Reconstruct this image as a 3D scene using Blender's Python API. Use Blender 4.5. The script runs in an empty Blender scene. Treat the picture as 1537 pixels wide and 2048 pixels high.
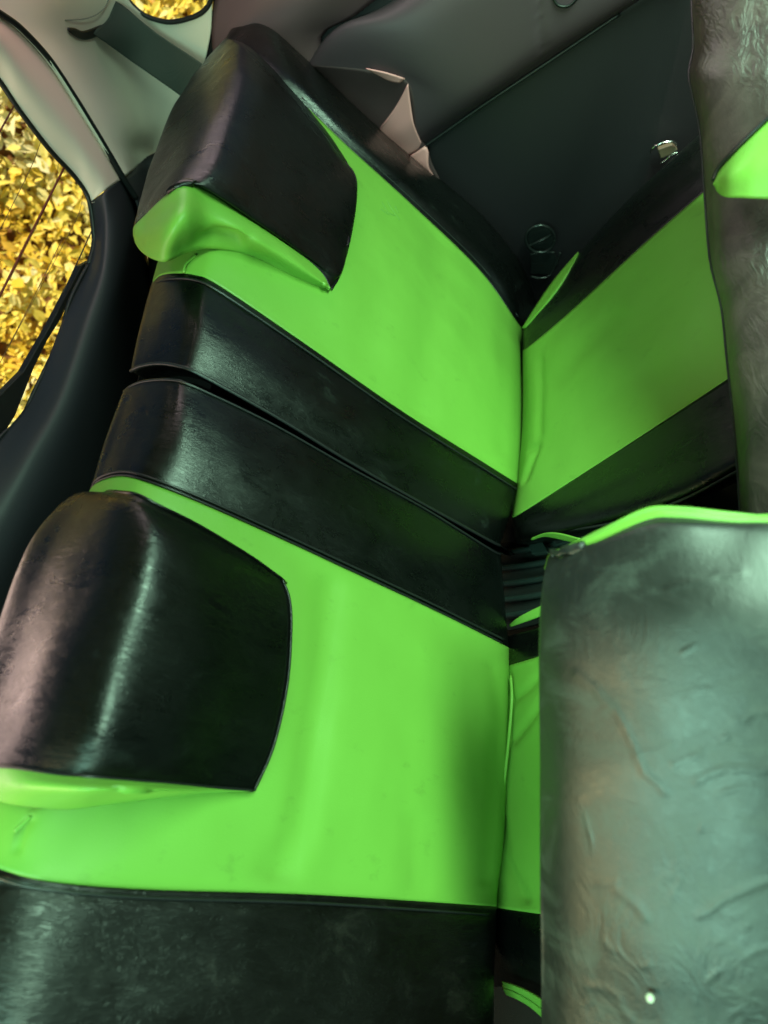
import bpy, math, random
from mathutils import Vector, Matrix, noise

S = bpy.context.scene
COL = S.collection
random.seed(7)

# ------------------------------------------------------------------ camera
ROT = Matrix(((0.1175656, -0.8606428, -0.4954516),
              (-0.8502787, 0.1705076, -0.4979491),
              (0.5130346, 0.4798136, -0.7117404)))      # columns: world X, Y, Z seen from the camera (x right, y down, z ahead)
RT = ROT.transposed()
CAM = Vector((0, 0, 1.2))
F, PX, PY = 1200.0, 768.5, 1024.0
cd = bpy.data.cameras.new('camera')
cam = bpy.data.objects.new('camera', cd)
COL.objects.link(cam)
cx, cy, cz = RT @ Vector((1, 0, 0)), RT @ Vector((0, -1, 0)), RT @ Vector((0, 0, -1))
cam.matrix_world = Matrix(((cx.x, cy.x, cz.x, CAM.x), (cx.y, cy.y, cz.y, CAM.y), (cx.z, cy.z, cz.z, CAM.z), (0, 0, 0, 1)))
cd.sensor_fit = 'VERTICAL'
cd.sensor_height = 36
cd.lens = F / 2048 * 36
cd.clip_start = 0.02
cd.clip_end = 200
cd.dof.use_dof = True
cd.dof.focus_distance = 0.85
cd.dof.aperture_fstop = 3.6
S.camera = cam

# ------------------------------------------------------------------ light
w = bpy.data.worlds.new('World')
S.world = w
w.use_nodes = True
nt = w.node_tree
sky = nt.nodes.new('ShaderNodeTexSky')
sky.sky_type = 'NISHITA'
sky.sun_disc = False
sky.sun_elevation = math.radians(67.6)
sky.sun_rotation = math.radians(194)
nt.links.new(sky.outputs[0], nt.nodes['Background'].inputs[0])
nt.nodes['Background'].inputs[1].default_value = 0.05

def aim(o, d):
    o.rotation_euler = Vector(d).to_track_quat('-Z', 'Y').to_euler()
sl = bpy.data.lights.new('sun', 'SUN')
sl.energy = 5.0
sl.angle = math.radians(0.5)
sl.color = (1.0, 0.90, 0.74)
sun = bpy.data.objects.new('sun', sl)
COL.objects.link(sun)
aim(sun, (0.10, 0.40, -1.0))

def area(name, loc, d, sx, sy, power, col):
    l = bpy.data.lights.new(name, 'AREA')
    l.shape = 'RECTANGLE'
    l.size, l.size_y = sx, sy
    l.energy = power
    l.color = col
    o = bpy.data.objects.new(name, l)
    COL.objects.link(o)
    o.location = loc
    aim(o, d)
    return o
# daylight entering by the windscreen, the side windows and the rear glass, plus one added corner lamp
area('windscreen_daylight', (0.48, -0.80, 1.92), (-0.05, 1.15, -0.85), 1.2, 0.44, 92, (0.56, 1.0, 0.68))
area('near_side_window_daylight', (-0.82, 0.24, 1.42), (1.0, -0.2, -0.75), 0.7, 0.30, 18, (0.46, 1.0, 0.74))
area('rear_glass_daylight', (-0.10, 1.22, 1.06), (0.1, -1.0, -0.05), 1.1, 0.20, 4.0, (1.0, 0.70, 0.62))
area('near_rear_corner_fill', (-0.74, 0.95, 1.27), (0.8, -0.8, -0.6), 0.35, 0.26, 7, (1.0, 0.80, 0.36))  # added warm lamp, tints the front seat edge and lower lime panel
area('far_side_window_daylight', (1.24, 0.42, 1.50), (-0.55, -0.35, -0.7), 0.5, 0.24, 2.2, (1.0, 0.78, 0.80))

S.view_settings.view_transform = 'Standard'
S.view_settings.look = 'None'
S.view_settings.exposure = 0.0
S.view_settings.gamma = 1.0
S.render.engine = 'CYCLES'

# ------------------------------------------------------------------ frame of the car
UX = Vector((1, 0, 0))
DN = Vector((0, -0.3746, -0.9272))          # down the backrest
NB = Vector((0, -0.9272, 0.3746))           # out of the backrest, to the front
K = 0.9
ORG = CAM + Vector((0.313, 0.310, -0.830))
CR = Vector((0, 0.883, -0.469))             # rearward along the cushion
NC = Vector((0, 0.469, 0.883))              # cushion normal

def ray(x, y):
    return RT @ Vector(((x - PX) / F, (y - PY) / F, 1.0))
def U(x, y, k):
    return CAM + ray(x, y) * k
def on(x, y, p, n):
    r = ray(x, y)
    return CAM + r * ((p - CAM).dot(n) / r.dot(n))
def B(x, y, h=0.0):
    return on(x, y, ORG + NB * (h * K), NB)
def BS(s, t, h=0.0):
    return ORG + (UX * s + DN * t + NB * h) * K
def Cc(x, y, h=0.0):
    return on(x, y, ORG + DN * 0.015 + NC * (h * K), NC)
SIDE_X = ORG.x + 1.17 * K
def Sd(x, y, off=0.0):                       # on the far side trim, off = metres towards the cabin
    return on(x, y, Vector((SIDE_X - off, 0, 0)), UX)
GP = Vector((0, 0.85, 0.95)); GN = Vector((0, 0.94, 0.34)).normalized()
def G(x, y, off=0.0):                        # on the tailgate
    return on(x, y, GP - GN * off, GN)
def px(p):
    v = ROT @ (p - CAM)
    return (PX + F * v.x / v.z, PY + F * v.y / v.z)

# ------------------------------------------------------------------ materials
def mat(name, base, rough, spec=0.5, coat=0.0, metal=0.0):
    m = bpy.data.materials.new(name)
    m.use_nodes = True
    b = m.node_tree.nodes['Principled BSDF']
    b.inputs['Base Color'].default_value = (*base, 1)
    b.inputs['Roughness'].default_value = rough
    b.inputs['Specular IOR Level'].default_value = spec
    b.inputs['Coat Weight'].default_value = coat
    b.inputs['Metallic'].default_value = metal
    return m
def N(m, t, **kw):
    n = m.node_tree.nodes.new(t)
    for k, v in kw.items():
        if k in n.inputs: n.inputs[k].default_value = v
        else: setattr(n, k, v)
    return n
def L(m, a, b): m.node_tree.links.new(a, b)
def coords(m, sc):
    g = N(m, 'ShaderNodeNewGeometry')
    mp = N(m, 'ShaderNodeMapping')
    mp.inputs['Scale'].default_value = sc
    L(m, g.outputs['Position'], mp.inputs['Vector'])
    return mp.outputs[0]
def ramp(m, src, stops):
    r = N(m, 'ShaderNodeValToRGB')
    e = r.color_ramp.elements
    while len(e) < len(stops): e.new(0.5)
    for i, (p, c) in enumerate(stops):
        e[i].position = p
        e[i].color = (*c, 1) if not isinstance(c, float) else (c, c, c, 1)
    L(m, src, r.inputs[0])
    return r.outputs[0]
def bump(m, height, strength, dist, prev=None):
    b = N(m, 'ShaderNodeBump')
    b.inputs['Strength'].default_value = strength
    b.inputs['Distance'].default_value = dist
    L(m, height, b.inputs['Height'])
    if prev: L(m, prev, b.inputs['Normal'])
    return b.outputs[0]

def vinyl(name, base, rough=0.42):
    m = mat(name, base, rough, 0.4)
    P_ = m.node_tree.nodes['Principled BSDF']
    n1 = N(m, 'ShaderNodeTexNoise', Scale=1.0, Detail=4.0)
    L(m, coords(m, (900, 900, 900)), n1.inputs['Vector'])
    n2 = N(m, 'ShaderNodeTexNoise', Scale=1.0, Detail=3.0, Roughness=0.6)
    L(m, coords(m, (5, 5, 5)), n2.inputs['Vector'])
    n3 = N(m, 'ShaderNodeTexNoise', Scale=1.0, Detail=6.0, Roughness=0.7)
    L(m, coords(m, (45, 30, 30)), n3.inputs['Vector'])
    a = bump(m, n1.outputs[0], 0.30, 0.0008)
    b = bump(m, n2.outputs[0], 0.3, 0.016, a)
    L(m, b, P_.inputs['Normal'])
    g = base
    dirt = ramp(m, n3.outputs[0], [(0.60, g), (0.78, tuple(c * 0.80 for c in g))])
    L(m, dirt, P_.inputs['Base Color'])
    return m

def leather(name, base=0.002, rough=0.24, dust=0.022, wr=0.55, big=0.0, wscale=(200, 45, 45), dlo=0.62, spec=0.5, scuff=False, flow=(14, 30, 30), tn=(.85, 1.12, .95)):
    m = mat(name, (base, base, base), rough, spec)
    tint = lambda v: (v * tn[0], v * tn[1], v * tn[2])
    P_ = m.node_tree.nodes['Principled BSDF']
    fine = N(m, 'ShaderNodeTexVoronoi', Scale=1.0); fine.feature = 'DISTANCE_TO_EDGE'
    L(m, coords(m, (520, 520, 520)), fine.inputs['Vector'])
    wv = N(m, 'ShaderNodeTexNoise', Scale=1.0, Detail=5.0, Roughness=0.62, Distortion=1.2)
    L(m, coords(m, wscale), wv.inputs['Vector'])
    wl = ramp(m, wv.outputs[0], [(0.42, 0.0), (0.5, 1.0), (0.58, 0.25)])
    a = bump(m, fine.outputs[0], 0.10, 0.0006)
    b = bump(m, wl, 0.28 * wr, 0.0012, a)
    if big:
        bg = N(m, 'ShaderNodeTexNoise', Scale=1.0, Detail=5.0, Roughness=0.55, Distortion=1.6)
        L(m, coords(m, flow), bg.inputs['Vector'])
        bl = ramp(m, bg.outputs[0], [(0.32, 0.0), (0.50, 1.0), (0.68, 0.0)])
        mk = N(m, 'ShaderNodeTexNoise', Scale=1.0, Detail=2.0)
        L(m, coords(m, (7, 9, 9)), mk.inputs['Vector'])
        mm = N(m, 'ShaderNodeMath'); mm.operation = 'MULTIPLY'
        L(m, bl, mm.inputs[0]); L(m, ramp(m, mk.outputs[0], [(0.44, 0.08), (0.60, 1.0)]), mm.inputs[1])
        b = bump(m, mm.outputs[0], 0.5, big, b)
    L(m, b, P_.inputs['Normal'])
    d = N(m, 'ShaderNodeTexNoise', Scale=1.0, Detail=7.0, Roughness=0.68, Distortion=0.6)
    L(m, coords(m, (26, 17, 17)), d.inputs['Vector'])
    basec = ramp(m, d.outputs[0], [(dlo, tint(base)), (dlo + 0.22, tint(dust))])
    if scuff:                                # wrinkles catching light, put into the colour as pale cracks
        cn = N(m, 'ShaderNodeTexNoise', Scale=1.0, Detail=3.0, Roughness=0.5, Distortion=0.8)
        L(m, coords(m, (34, 7, 20)), cn.inputs['Vector'])
        cl = ramp(m, cn.outputs[0], [(0.485, 0.0), (0.50, 1.0), (0.515, 0.0)])
        cm = N(m, 'ShaderNodeTexNoise', Scale=1.0, Detail=3.0)
        L(m, coords(m, (22, 14, 18)), cm.inputs['Vector'])
        mu = N(m, 'ShaderNodeMath'); mu.operation = 'MULTIPLY'
        L(m, cl, mu.inputs[0]); L(m, ramp(m, cm.outputs[0], [(0.50, 0.0), (0.66, 0.8)]), mu.inputs[1])
        mix = N(m, 'ShaderNodeMix'); mix.data_type = 'RGBA'
        L(m, mu.outputs[0], mix.inputs[0]); L(m, basec, mix.inputs[6]); mix.inputs[7].default_value = (0.20, 0.25, 0.24, 1)
        basec = mix.outputs[2]
    L(m, basec, P_.inputs['Base Color'])
    L(m, ramp(m, d.outputs[0], [(0.35, rough), (0.75, min(1.0, rough + 0.18))]), P_.inputs['Roughness'])
    return m

LIME = vinyl('lime_vinyl', (0.160, 0.365, 0.050))
BLACK = leather('black_leather')
HEADL = leather('headrest_leather', wr=0.7, rough=0.25, dust=0.012)
FRONTL = leather('front_seat_leather', base=0.008, rough=0.41, dust=0.035, wr=0.35, big=0.0006, spec=0.8, flow=(14, 26, 30), wscale=(60, 120, 120), dlo=0.5)
FRONTW = leather('wrinkled_leather', base=0.03, rough=0.40, dust=0.055, tn=(1.3, .85, .78), wr=0.4, big=0.0016, spec=0.7, flow=(26, 60, 60), wscale=(110, 150, 150), dlo=0.45)  # pink light falling on this seat is put into the dust tint
BOLST = leather('dusty_bolster_leather', tn=(1.25, 1.0, 0.75), dust=0.010, dlo=0.56, wr=0.8, rough=0.30)
PIPE = mat('black_piping', (0.012, 0.012, 0.013), 0.38)
def plastic(name, base, rough, s=420, st=0.15):
    m = mat(name, base, rough, 0.45)
    n1 = N(m, 'ShaderNodeTexNoise', Scale=1.0, Detail=4.0)
    L(m, coords(m, (s, s, s)), n1.inputs['Vector'])
    L(m, bump(m, n1.outputs[0], st, 0.001), m.node_tree.nodes['Principled BSDF'].inputs['Normal'])
    return m
DARKP = plastic('dark_trim_plastic', (0.020, 0.018, 0.024), 0.5)
SIDEP = plastic('side_trim_plastic', (0.010, 0.007, 0.010), 0.55)
ARMP = plastic('moulded_trim_plastic', (0.14, 0.072, 0.084), 0.45)
WALLP = plastic('pocket_plastic', (0.085, 0.045, 0.052), 0.6)
SUNPATCH = plastic('pink_sunlight_colour', (0.88, 0.36, 0.38), 0.55)  # patches of sunlight on the side trim, put into the colour
PINKLIT = plastic('pink_lit_beige_plastic', (0.90, 0.61, 0.56), 0.5, st=0.05)  # pale trim with the pink sunlight put into its colour
BEIGE = plastic('pale_trim_plastic', (0.84, 0.71, 0.61), 0.45, st=0.05)
RUBBER = mat('black_rubber', (0.008, 0.008, 0.009), 0.5)
WEB = mat('belt_webbing', (0.055, 0.062, 0.055), 0.75, 0.2)
CARPET = plastic('dark_carpet', (0.010, 0.014, 0.013), 0.95, 700, 0.6)
CHROME = mat('chrome', (0.75, 0.75, 0.72), 0.16, metal=1.0)
RED = mat('red_brown_heating_line', (0.20, 0.025, 0.012), 0.5)
LINE = mat('thin_heating_line', (0.16, 0.07, 0.03), 0.5)
CREAM = mat('cream_bead', (0.5, 0.52, 0.40), 0.4)
GLASS = bpy.data.materials.new('window_glass'); GLASS.use_nodes = True
gnt = GLASS.node_tree; gnt.nodes.remove(gnt.nodes['Principled BSDF'])
tr = gnt.nodes.new('ShaderNodeBsdfTransparent'); tr.inputs[0].default_value = (0.97, 0.97, 0.95, 1)
gl = gnt.nodes.new('ShaderNodeBsdfGlossy'); gl.inputs['Roughness'].default_value = 0.02
mx = gnt.nodes.new('ShaderNodeMixShader'); mx.inputs[0].default_value = 0.03
gnt.links.new(tr.outputs[0], mx.inputs[1]); gnt.links.new(gl.outputs[0], mx.inputs[2])
gnt.links.new(mx.outputs[0], gnt.nodes['Material Output'].inputs[0])

# webbing weave
wvt = N(WEB, 'ShaderNodeTexWave', Scale=520.0)
L(WEB, N(WEB, 'ShaderNodeNewGeometry').outputs['Position'], wvt.inputs['Vector'])
L(WEB, bump(WEB, wvt.outputs['Fac'], 0.4, 0.0006), WEB.node_tree.nodes['Principled BSDF'].inputs['Normal'])

# ------------------------------------------------------------------ mesh helpers
def empty(name, loc, label, cat, group=None):
    o = bpy.data.objects.new(name, None)
    COL.objects.link(o)
    o.location = loc
    o.empty_display_size = 0.05
    o['label'] = label; o['category'] = cat
    if group: o['group'] = group
    return o
def world_loc(o):
    v = Vector(o.location)
    while o.parent: o = o.parent; v = v + Vector(o.location)
    return v
def link(name, verts, faces, m, parent=None, smooth=True, label=None):
    me = bpy.data.meshes.new(name)
    off = world_loc(parent) if parent else Vector((0, 0, 0))
    me.from_pydata([tuple(v - off) for v in verts], [], faces)
    me.materials.append(m)
    if smooth:
        for p in me.polygons: p.use_smooth = True
    me.update()
    o = bpy.data.objects.new(name, me)
    COL.objects.link(o)
    if parent: o.parent = parent
    if label: o['label'] = label
    return o
def cr(pts, n, us=None):
    """Catmull-Rom through pts, n samples (or at the given 0..1 parameters measured along control index positions)"""
    k = len(pts)
    out = []
    for i in range(n):
        u = us[i] if us else i / (n - 1) * (k - 1)
        a = min(int(u), k - 2); f = u - a
        p1, p2 = pts[a], pts[a + 1]
        p0 = pts[a - 1] if a > 0 else p1 * 2 - p2
        p3 = pts[a + 2] if a + 2 < k else p2 * 2 - p1
        out.append(0.5 * ((2 * p1) + (p2 - p0) * f + (2 * p0 - 5 * p1 + 4 * p2 - p3) * f * f + (3 * p1 - p0 - 3 * p2 + p3) * f ** 3))
    return out
def even(pts, n):
    """n samples evenly spaced along the curve"""
    d = cr(pts, max(40, n * 3))
    acc = [0]
    for a, b in zip(d, d[1:]): acc.append(acc[-1] + (b - a).length)
    out = []; j = 0
    for i in range(n):
        t = acc[-1] * i / (n - 1)
        while j < len(acc) - 2 and acc[j + 1] < t: j += 1
        g = (t - acc[j]) / max(1e-9, acc[j + 1] - acc[j])
        out.append(d[j].lerp(d[j + 1], min(1, max(0, g))))
    return out
def loft(name, rows, m, parent, nu=40, nv=40, thick=0.0, dents=(), by_index=False, label=None, smooth_rows=True, rough=0.0):
    """rows: control curves; every one is sampled to nu points, then the surface runs smoothly through them.
    dents: (pixel polyline, depth m, width px) press a soft crease along a line"""
    rr = [cr(r, nu) if by_index else even(r, nu) for r in rows]
    cols = [cr([r[i] for r in rr], nv) if by_index else even([r[i] for r in rr], nv) for i in range(nu)]
    V = [cols[i][j] for j in range(nv) for i in range(nu)]
    idx = lambda i, j: j * nu + i
    # make faces look at the camera
    a, b, c = V[idx(nu // 2, nv // 2)], V[idx(nu // 2 + 1, nv // 2)], V[idx(nu // 2, nv // 2 + 1)]
    flip = (b - a).cross(c - a).dot(CAM - a) < 0
    Fc = []
    for j in range(nv - 1):
        for i in range(nu - 1):
            q = (idx(i, j), idx(i + 1, j), idx(i + 1, j + 1), idx(i, j + 1))
            Fc.append(q[::-1] if flip else q)
    if dents or rough:
        nn = []
        for j in range(nv):
            for i in range(nu):
                du = V[idx(min(i + 1, nu - 1), j)] - V[idx(max(i - 1, 0), j)]
                dv = V[idx(i, min(j + 1, nv - 1))] - V[idx(i, max(j - 1, 0))]
                n = du.cross(dv)
                n = n.normalized() if n.length > 1e-12 else NB
                nn.append(-n if flip else n)
        for q, v in enumerate(V):
            j, i = divmod(q, nu)
            edge = min(1.0, min(i, nu - 1 - i) / 4.0, min(j, nv - 1 - j) / 4.0)
            s = 0.0
            P_ = px(v)
            for line, dep, wd in dents:
                best = 1e9
                if abs(dep) < .0005: dep *= max(0.0, .6 + 1.6 * noise.noise(Vector((P_[0] * .02, P_[1] * .02, 3))))
                for (x0, y0), (x1, y1) in zip(line, line[1:]):
                    dx, dy = x1 - x0, y1 - y0
                    t = max(0, min(1, ((P_[0] - x0) * dx + (P_[1] - y0) * dy) / (dx * dx + dy * dy)))
                    best = min(best, math.hypot(P_[0] - x0 - t * dx, P_[1] - y0 - t * dy))
                s -= dep * math.exp(-(best / wd) ** 2)
            if rough: s += rough * noise.noise(v * 14)
            V[q] = v + nn[q] * s * edge
    o = link(name, V, Fc, m, parent, label=label)
    if thick:
        md = o.modifiers.new('thickness', 'SOLIDIFY')
        md.thickness = thick; md.offset = -1
    return o
def tube(name, pts, r, m, parent, n=60, seg=8, label=None, flat=None):
    c = even(pts, n)
    V, Fc = [], []
    up = Vector((0.3, 0.2, 1)).normalized()
    for i, p in enumerate(c):
        t = (c[min(i + 1, n - 1)] - c[max(i - 1, 0)]).normalized()
        a = t.cross(up).normalized(); b = t.cross(a)
        rr = r(i / (n - 1)) if callable(r) else r
        for k in range(seg):
            g = 2 * math.pi * k / seg
            V.append(p + (a * math.cos(g) + b * math.sin(g)) * rr)
    for i in range(n - 1):
        for k in range(seg):
            Fc.append((i * seg + k, i * seg + (k + 1) % seg, (i + 1) * seg + (k + 1) % seg, (i + 1) * seg + k))
    Fc.append(tuple(range(seg))[::-1]); Fc.append(tuple((n - 1) * seg + k for k in range(seg)))
    return link(name, V, Fc, m, parent, label=label)
def ribbon(name, a, b, m, parent, n=30, thick=0.002, mid=None, label=None):
    rows = [a, b] if mid is None else [a, mid, b]
    return loft(name, rows, m, parent, n, 3 if mid is None else 9, thick, label=label)
def slab(name, pts, depth, m, parent=None, bev=0.004, label=None):
    """closed plate: outline pts (world), pushed back by vector depth"""
    n = len(pts)
    V = list(pts) + [p + depth for p in pts]
    Fc = [tuple(range(n)), tuple(range(2 * n - 1, n - 1, -1))]
    Fc += [(i, i + n, (i + 1) % n + n, (i + 1) % n) for i in range(n)]
    o = link(name, V, Fc, m, parent, smooth=False, label=label)
    if bev:
        md = o.modifiers.new('bevel', 'BEVEL'); md.width = bev; md.segments = 3; md.limit_method = 'ANGLE'
    return o
def box(name, lo, hi, m, parent=None, bev=0.0):
    (x0, y0, z0), (x1, y1, z1) = lo, hi
    return slab(name, [Vector((x0, y0, z0)), Vector((x1, y0, z0)), Vector((x1, y1, z0)), Vector((x0, y1, z0))], Vector((0, 0, z1 - z0)), m, parent, bev)

# ------------------------------------------------------------------ setting
ground = box('ground', (-40, -40, -0.20), (40, 60, -0.12), plastic('soil', (0.20, 0.11, 0.045), 0.95, 12, 0.8))
ground['kind'] = 'structure'

# leafy bank behind and beside the car: built leaf by leaf
def leaf_mat():
    m = mat('yellow_leaves', (0.8, 0.55, 0.08), 0.5, 0.3)
    P_ = m.node_tree.nodes['Principled BSDF']
    at = N(m, 'ShaderNodeAttribute'); at.attribute_name = 'tone'
    L(m, ramp(m, at.outputs['Fac'], [(0.0, (0.30, 0.13, 0.02)), (0.25, (0.70, 0.38, 0.05)), (0.5, (0.88, 0.62, 0.05)), (0.75, (0.92, 0.76, 0.14)), (1.0, (0.92, 0.84, 0.42))]), P_.inputs['Base Color'])
    P_.inputs['Transmission Weight'].default_value = 0.0
    return m
LV, LF, LT = [], [], []
rnd = random.Random(11)
def bank(az, q):                       # q 0..1 from the ground up the bank
    r = 2.15 + q * 0.9 + 0.08 * math.sin(az * 9)
    return Vector((math.sin(az) * r, math.cos(az) * r, -0.12 + q * 1.75))
for i in range(32000):
    az = math.radians(rnd.uniform(8, 88)); q = rnd.random()
    p = bank(az, q)
    out = Vector((-math.sin(az), -math.cos(az), 0.75)).normalized()
    dirn = Vector((rnd.gauss(0, 1), rnd.gauss(0, 1), rnd.gauss(0, 1))).normalized()
    n = (out + dirn * 0.75).normalized()
    a = n.cross(Vector((rnd.gauss(0, 1), rnd.gauss(0, 1), rnd.gauss(0, 1)))).normalized()
    b = n.cross(a)
    clump = noise.noise(p * 3.1)
    p = p + out * (rnd.uniform(-0.12, 0.03) + 0.10 * clump)
    ln = rnd.uniform(0.012, 0.034) * (1 + 0.3 * clump); wd = ln * rnd.uniform(0.30, 0.72)
    k = len(LV)
    for (u, v, z) in ((-1, 0, 0), (-0.35, 0.9, .12), (0.35, 0.75, .12), (1, 0, -.15), (0.35, -0.75, .12), (-0.35, -0.9, .12), (0, 0, 0)):
        LV.append(p + a * u * ln + b * v * wd + n * z * ln)
    for j in range(6): LF.append((k + j, k + (j + 1) % 6, k + 6))
    tone = min(1, max(0, 0.74 + 0.5 * clump + rnd.gauss(0, 0.12)))
    LT += [tone] * 7
lv = link('leafy_ground_cover', LV, LF, leaf_mat(), None, smooth=False)
at = lv.data.attributes.new('tone', 'FLOAT', 'POINT')
at.data.foreach_set('value', LT)
lv['kind'] = 'stuff'; lv['label'] = 'sunlit yellow leafy ground cover behind the rear window'; lv['category'] = 'ground cover'
# earth slope the leaves grow on
SV, SF = [], []
for i in range(41):
    for j in range(13):
        az = math.radians(5 + 86 * i / 40); p = bank(az, j / 12) + Vector((math.sin(az), math.cos(az), -0.5)) * 0.14
        SV.append(p + Vector((0, 0, 0.04 * noise.noise(p * 7))))
for i in range(40):
    for j in range(12): SF.append((i * 13 + j, i * 13 + j + 1, (i + 1) * 13 + j + 1, (i + 1) * 13 + j))
slope = link('earth_bank', SV, SF, plastic('earth', (0.24, 0.11, 0.03), 0.95, 25, 0.8)); slope['kind'] = 'structure'

# ------------------------------------------------------------------ car body (everything fixed to it)
car = empty('car_interior', (0.2, 0.3, 0.2), 'dark and pale trimmed car cabin around the lime and black seats', 'car')
box('floor', (-0.95, -1.4, 0.06), (SIDE_X + 0.05, 1.5, 0.10), CARPET, car)
box('headliner', (-0.95, -0.45, 1.60), (SIDE_X + 0.05, 0.86, 1.64), mat('headliner_cloth', (0.16, 0.18, 0.13), 0.9, 0.1), car)
box('dashboard', (-0.93, -1.40, 0.10), (SIDE_X + 0.02, -1.10, 1.45), DARKP, car)
box('near_wall', (-0.98, -1.4, 0.06), (-0.93, 1.4, 1.25), DARKP, car)

# side trim of the far side: one sheet with its groove line and the moulded arm rest
def sidegrid(off, pts): return [Sd(x, y, off) for x, y in pts]
loft('side_trim', [sidegrid(-0.012, [(440, -260), (428, -20), (408, 110), (300, 330), (420, 480), (700, 900), (900, 1500)]),
                   sidegrid(-0.012, [(700, -260), (690, 0), (700, 200), (760, 350), (800, 500), (1000, 900), (1200, 1400)]),
                   sidegrid(-0.012, [(1200, -260), (1200, 0), (1200, 200), (1200, 400), (1200, 600), (1300, 900), (1500, 1300)]),
                   sidegrid(-0.012, [(1700, -260), (1700, 0), (1750, 200), (1750, 400), (1750, 500), (1750, 700), (1700, 1200)])],
     SIDEP, car, 40, 40, 0.02)
def So(*q): return [Sd(x, y, o) for x, y, o in q]
# wheel arch bulge left of the moulding
loft('wheel_arch_trim', [So((450, -120, .0), (428, 20, .0), (425, 90, .0), (440, 200, .0)),
                         So((560, -120, .03), (520, 20, .03), (500, 100, .03), (520, 220, .02)),
                         So((760, -120, .035), (620, 20, .035), (580, 100, .03), (600, 240, .02)),
                         So((900, -120, .0), (720, 25, .0), (640, 90, .0), (700, 260, -.005))], ARMP, car, 24, 24, 0.01)
mould = loft('arm_rest_moulding', [So((1050, -220, -.01), (800, -8, -.01), (668, 60, -.01), (616, 126, -.01)),
                           So((1060, -220, .035), (815, -2, .035), (690, 55, .035), (625, 130, .02)),
                           So((1160, -200, .055), (900, 20, .055), (800, 90, .055), (735, 140, .04)),
                           So((1270, -150, .05), (1020, 90, .05), (900, 172, .05), (818, 166, .045)),
                           So((1390, -90, .035), (1085, 105, .035), (955, 195, .035), (835, 262, .03)),
                           So((1400, -80, -.01), (1100, 121, -.01), (965, 210, -.01), (848, 292, -.01))], SIDEP, car, 50, 50, 0.0, dents=[(((1078, -60), (1080, 60), (1092, 112)), 0.004, 4)])
mould.data.materials[0] = plastic('arm_rest_plastic', (0.068, 0.042, 0.054), 0.5)
tube('groove', So((1240, 28, .0), (1100, 122, .0), (965, 212, .0), (848, 294, .0)), .0035, RUBBER, mould)
sk0 = [(616, 126, -.01), (625, 130, .02), (735, 140, .04), (818, 166, .045), (835, 262, .03), (852, 290, .0)]
sk1 = [(616, 140, -.01), (650, 178, .0), (715, 235, .0), (757, 264, .0), (812, 318, .0), (880, 370, -.004)]
def skp(i, f, lift): a, b = sk0[i], sk1[i]; return Sd(a[0] + (b[0] - a[0]) * f, a[1] + (b[1] - a[1]) * f, a[2] + (b[2] - a[2]) * f + lift)
loft('pocket_wall', [So(*sk0), So(*[((a[0] + b[0]) / 2, (a[1] + b[1]) / 2, (a[2] + b[2]) * .35) for a, b in zip(sk0, sk1)]), So(*sk1), So(*[(x - 30, y + 30, -.01) for x, y, o in sk1])], WALLP, mould, 50, 24, 0.004, by_index=True)
loft('sunlit_patch', [So((816, 168, .050), (822, 215, .044), (828, 250, .040), (843, 287, .022)), So((795, 208, .036), (795, 240, .03), (806, 268, .026), (835, 300, .014)), So((768, 250, .022), (760, 262, .012), (780, 284, .010), (812, 313, .008))], SUNPATCH, mould, 24, 16, 0.002)  # thin pieces shaped and coloured as sunlight patches on the pocket
loft('sunlit_patch', [So((850, 293, .018), (857, 303, .018), (858, 335, .016), (874, 362, .004)), So((818, 314, .010), (824, 320, .010), (834, 332, .009), (848, 346, .006))], SUNPATCH, mould, 14, 6, 0.002)
loft('sunlit_patch', [So((732, 138, .050), (775, 147, .052), (810, 158, .048)), So((748, 146, .043), (778, 162, .043), (800, 166, .045))], SUNPATCH, mould, 12, 6, 0.002)
# bowl recess at the top edge of the picture
rec = loft('grip_bowl', [So((1085, -30, .012), (1094, 12, .012), (1122, 26, .012), (1155, 18, .012), (1190, -30, .012)),
                         So((1100, -30, .055), (1110, 5, .055), (1125, 15, .055), (1145, 8, .055), (1175, -30, .055))], RUBBER, mould, 24, 8, 0.003)

# pale pillar with the quarter window, blending from the tailgate opening to the side
def PL(x, y, a): return G(x, y, 0.015).lerp(Sd(x, y, 0.004), a)
AA = [0, .05, .25, .5, .75, .9, 1, 1, 1, 1]
pr = [[(-120, -10), (0, -70), (150, -80), (240, -40), (262, 6), (293, 32), (338, 44), (381, 36), (410, 20), (426, -10)],
      [(-30, 13), (60, 0), (150, 0), (215, 15), (258, 38), (293, 54), (336, 66), (378, 62), (405, 45), (424, 15)],
      [(30, 45), (90, 72), (150, 80), (205, 95), (250, 105), (290, 112), (335, 115), (370, 112), (398, 95), (422, 60)],
      [(100, 120), (140, 145), (180, 160), (220, 170), (260, 178), (295, 182), (330, 180), (360, 175), (390, 150), (415, 100)],
      [(170, 230), (200, 240), (225, 246), (250, 250), (275, 252), (300, 252), (325, 250), (350, 240), (375, 215), (400, 170)],
      [(222, 314), (235, 308), (247, 303), (258, 300), (270, 298), (285, 298), (305, 298), (330, 298), (360, 290), (390, 270)],
      [(249, 354), (257, 348), (262, 344), (268, 340), (276, 332), (288, 322), (302, 310), (320, 310), (350, 310), (380, 310)]]
pillar = loft('pillar_trim', [[PL(x, y, AA[i]) for i, (x, y) in enumerate(r)] for r in pr], BEIGE, car, 60, 50, 0.006, by_index=True)
qa = [(262, 6), (293, 32), (338, 44), (381, 36), (410, 20), (426, -10)]
qarc = [Sd(240, -30, .004)] + [Sd(x, y, .004) for x, y in qa] + [Sd(436, -60, .004)]
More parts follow.
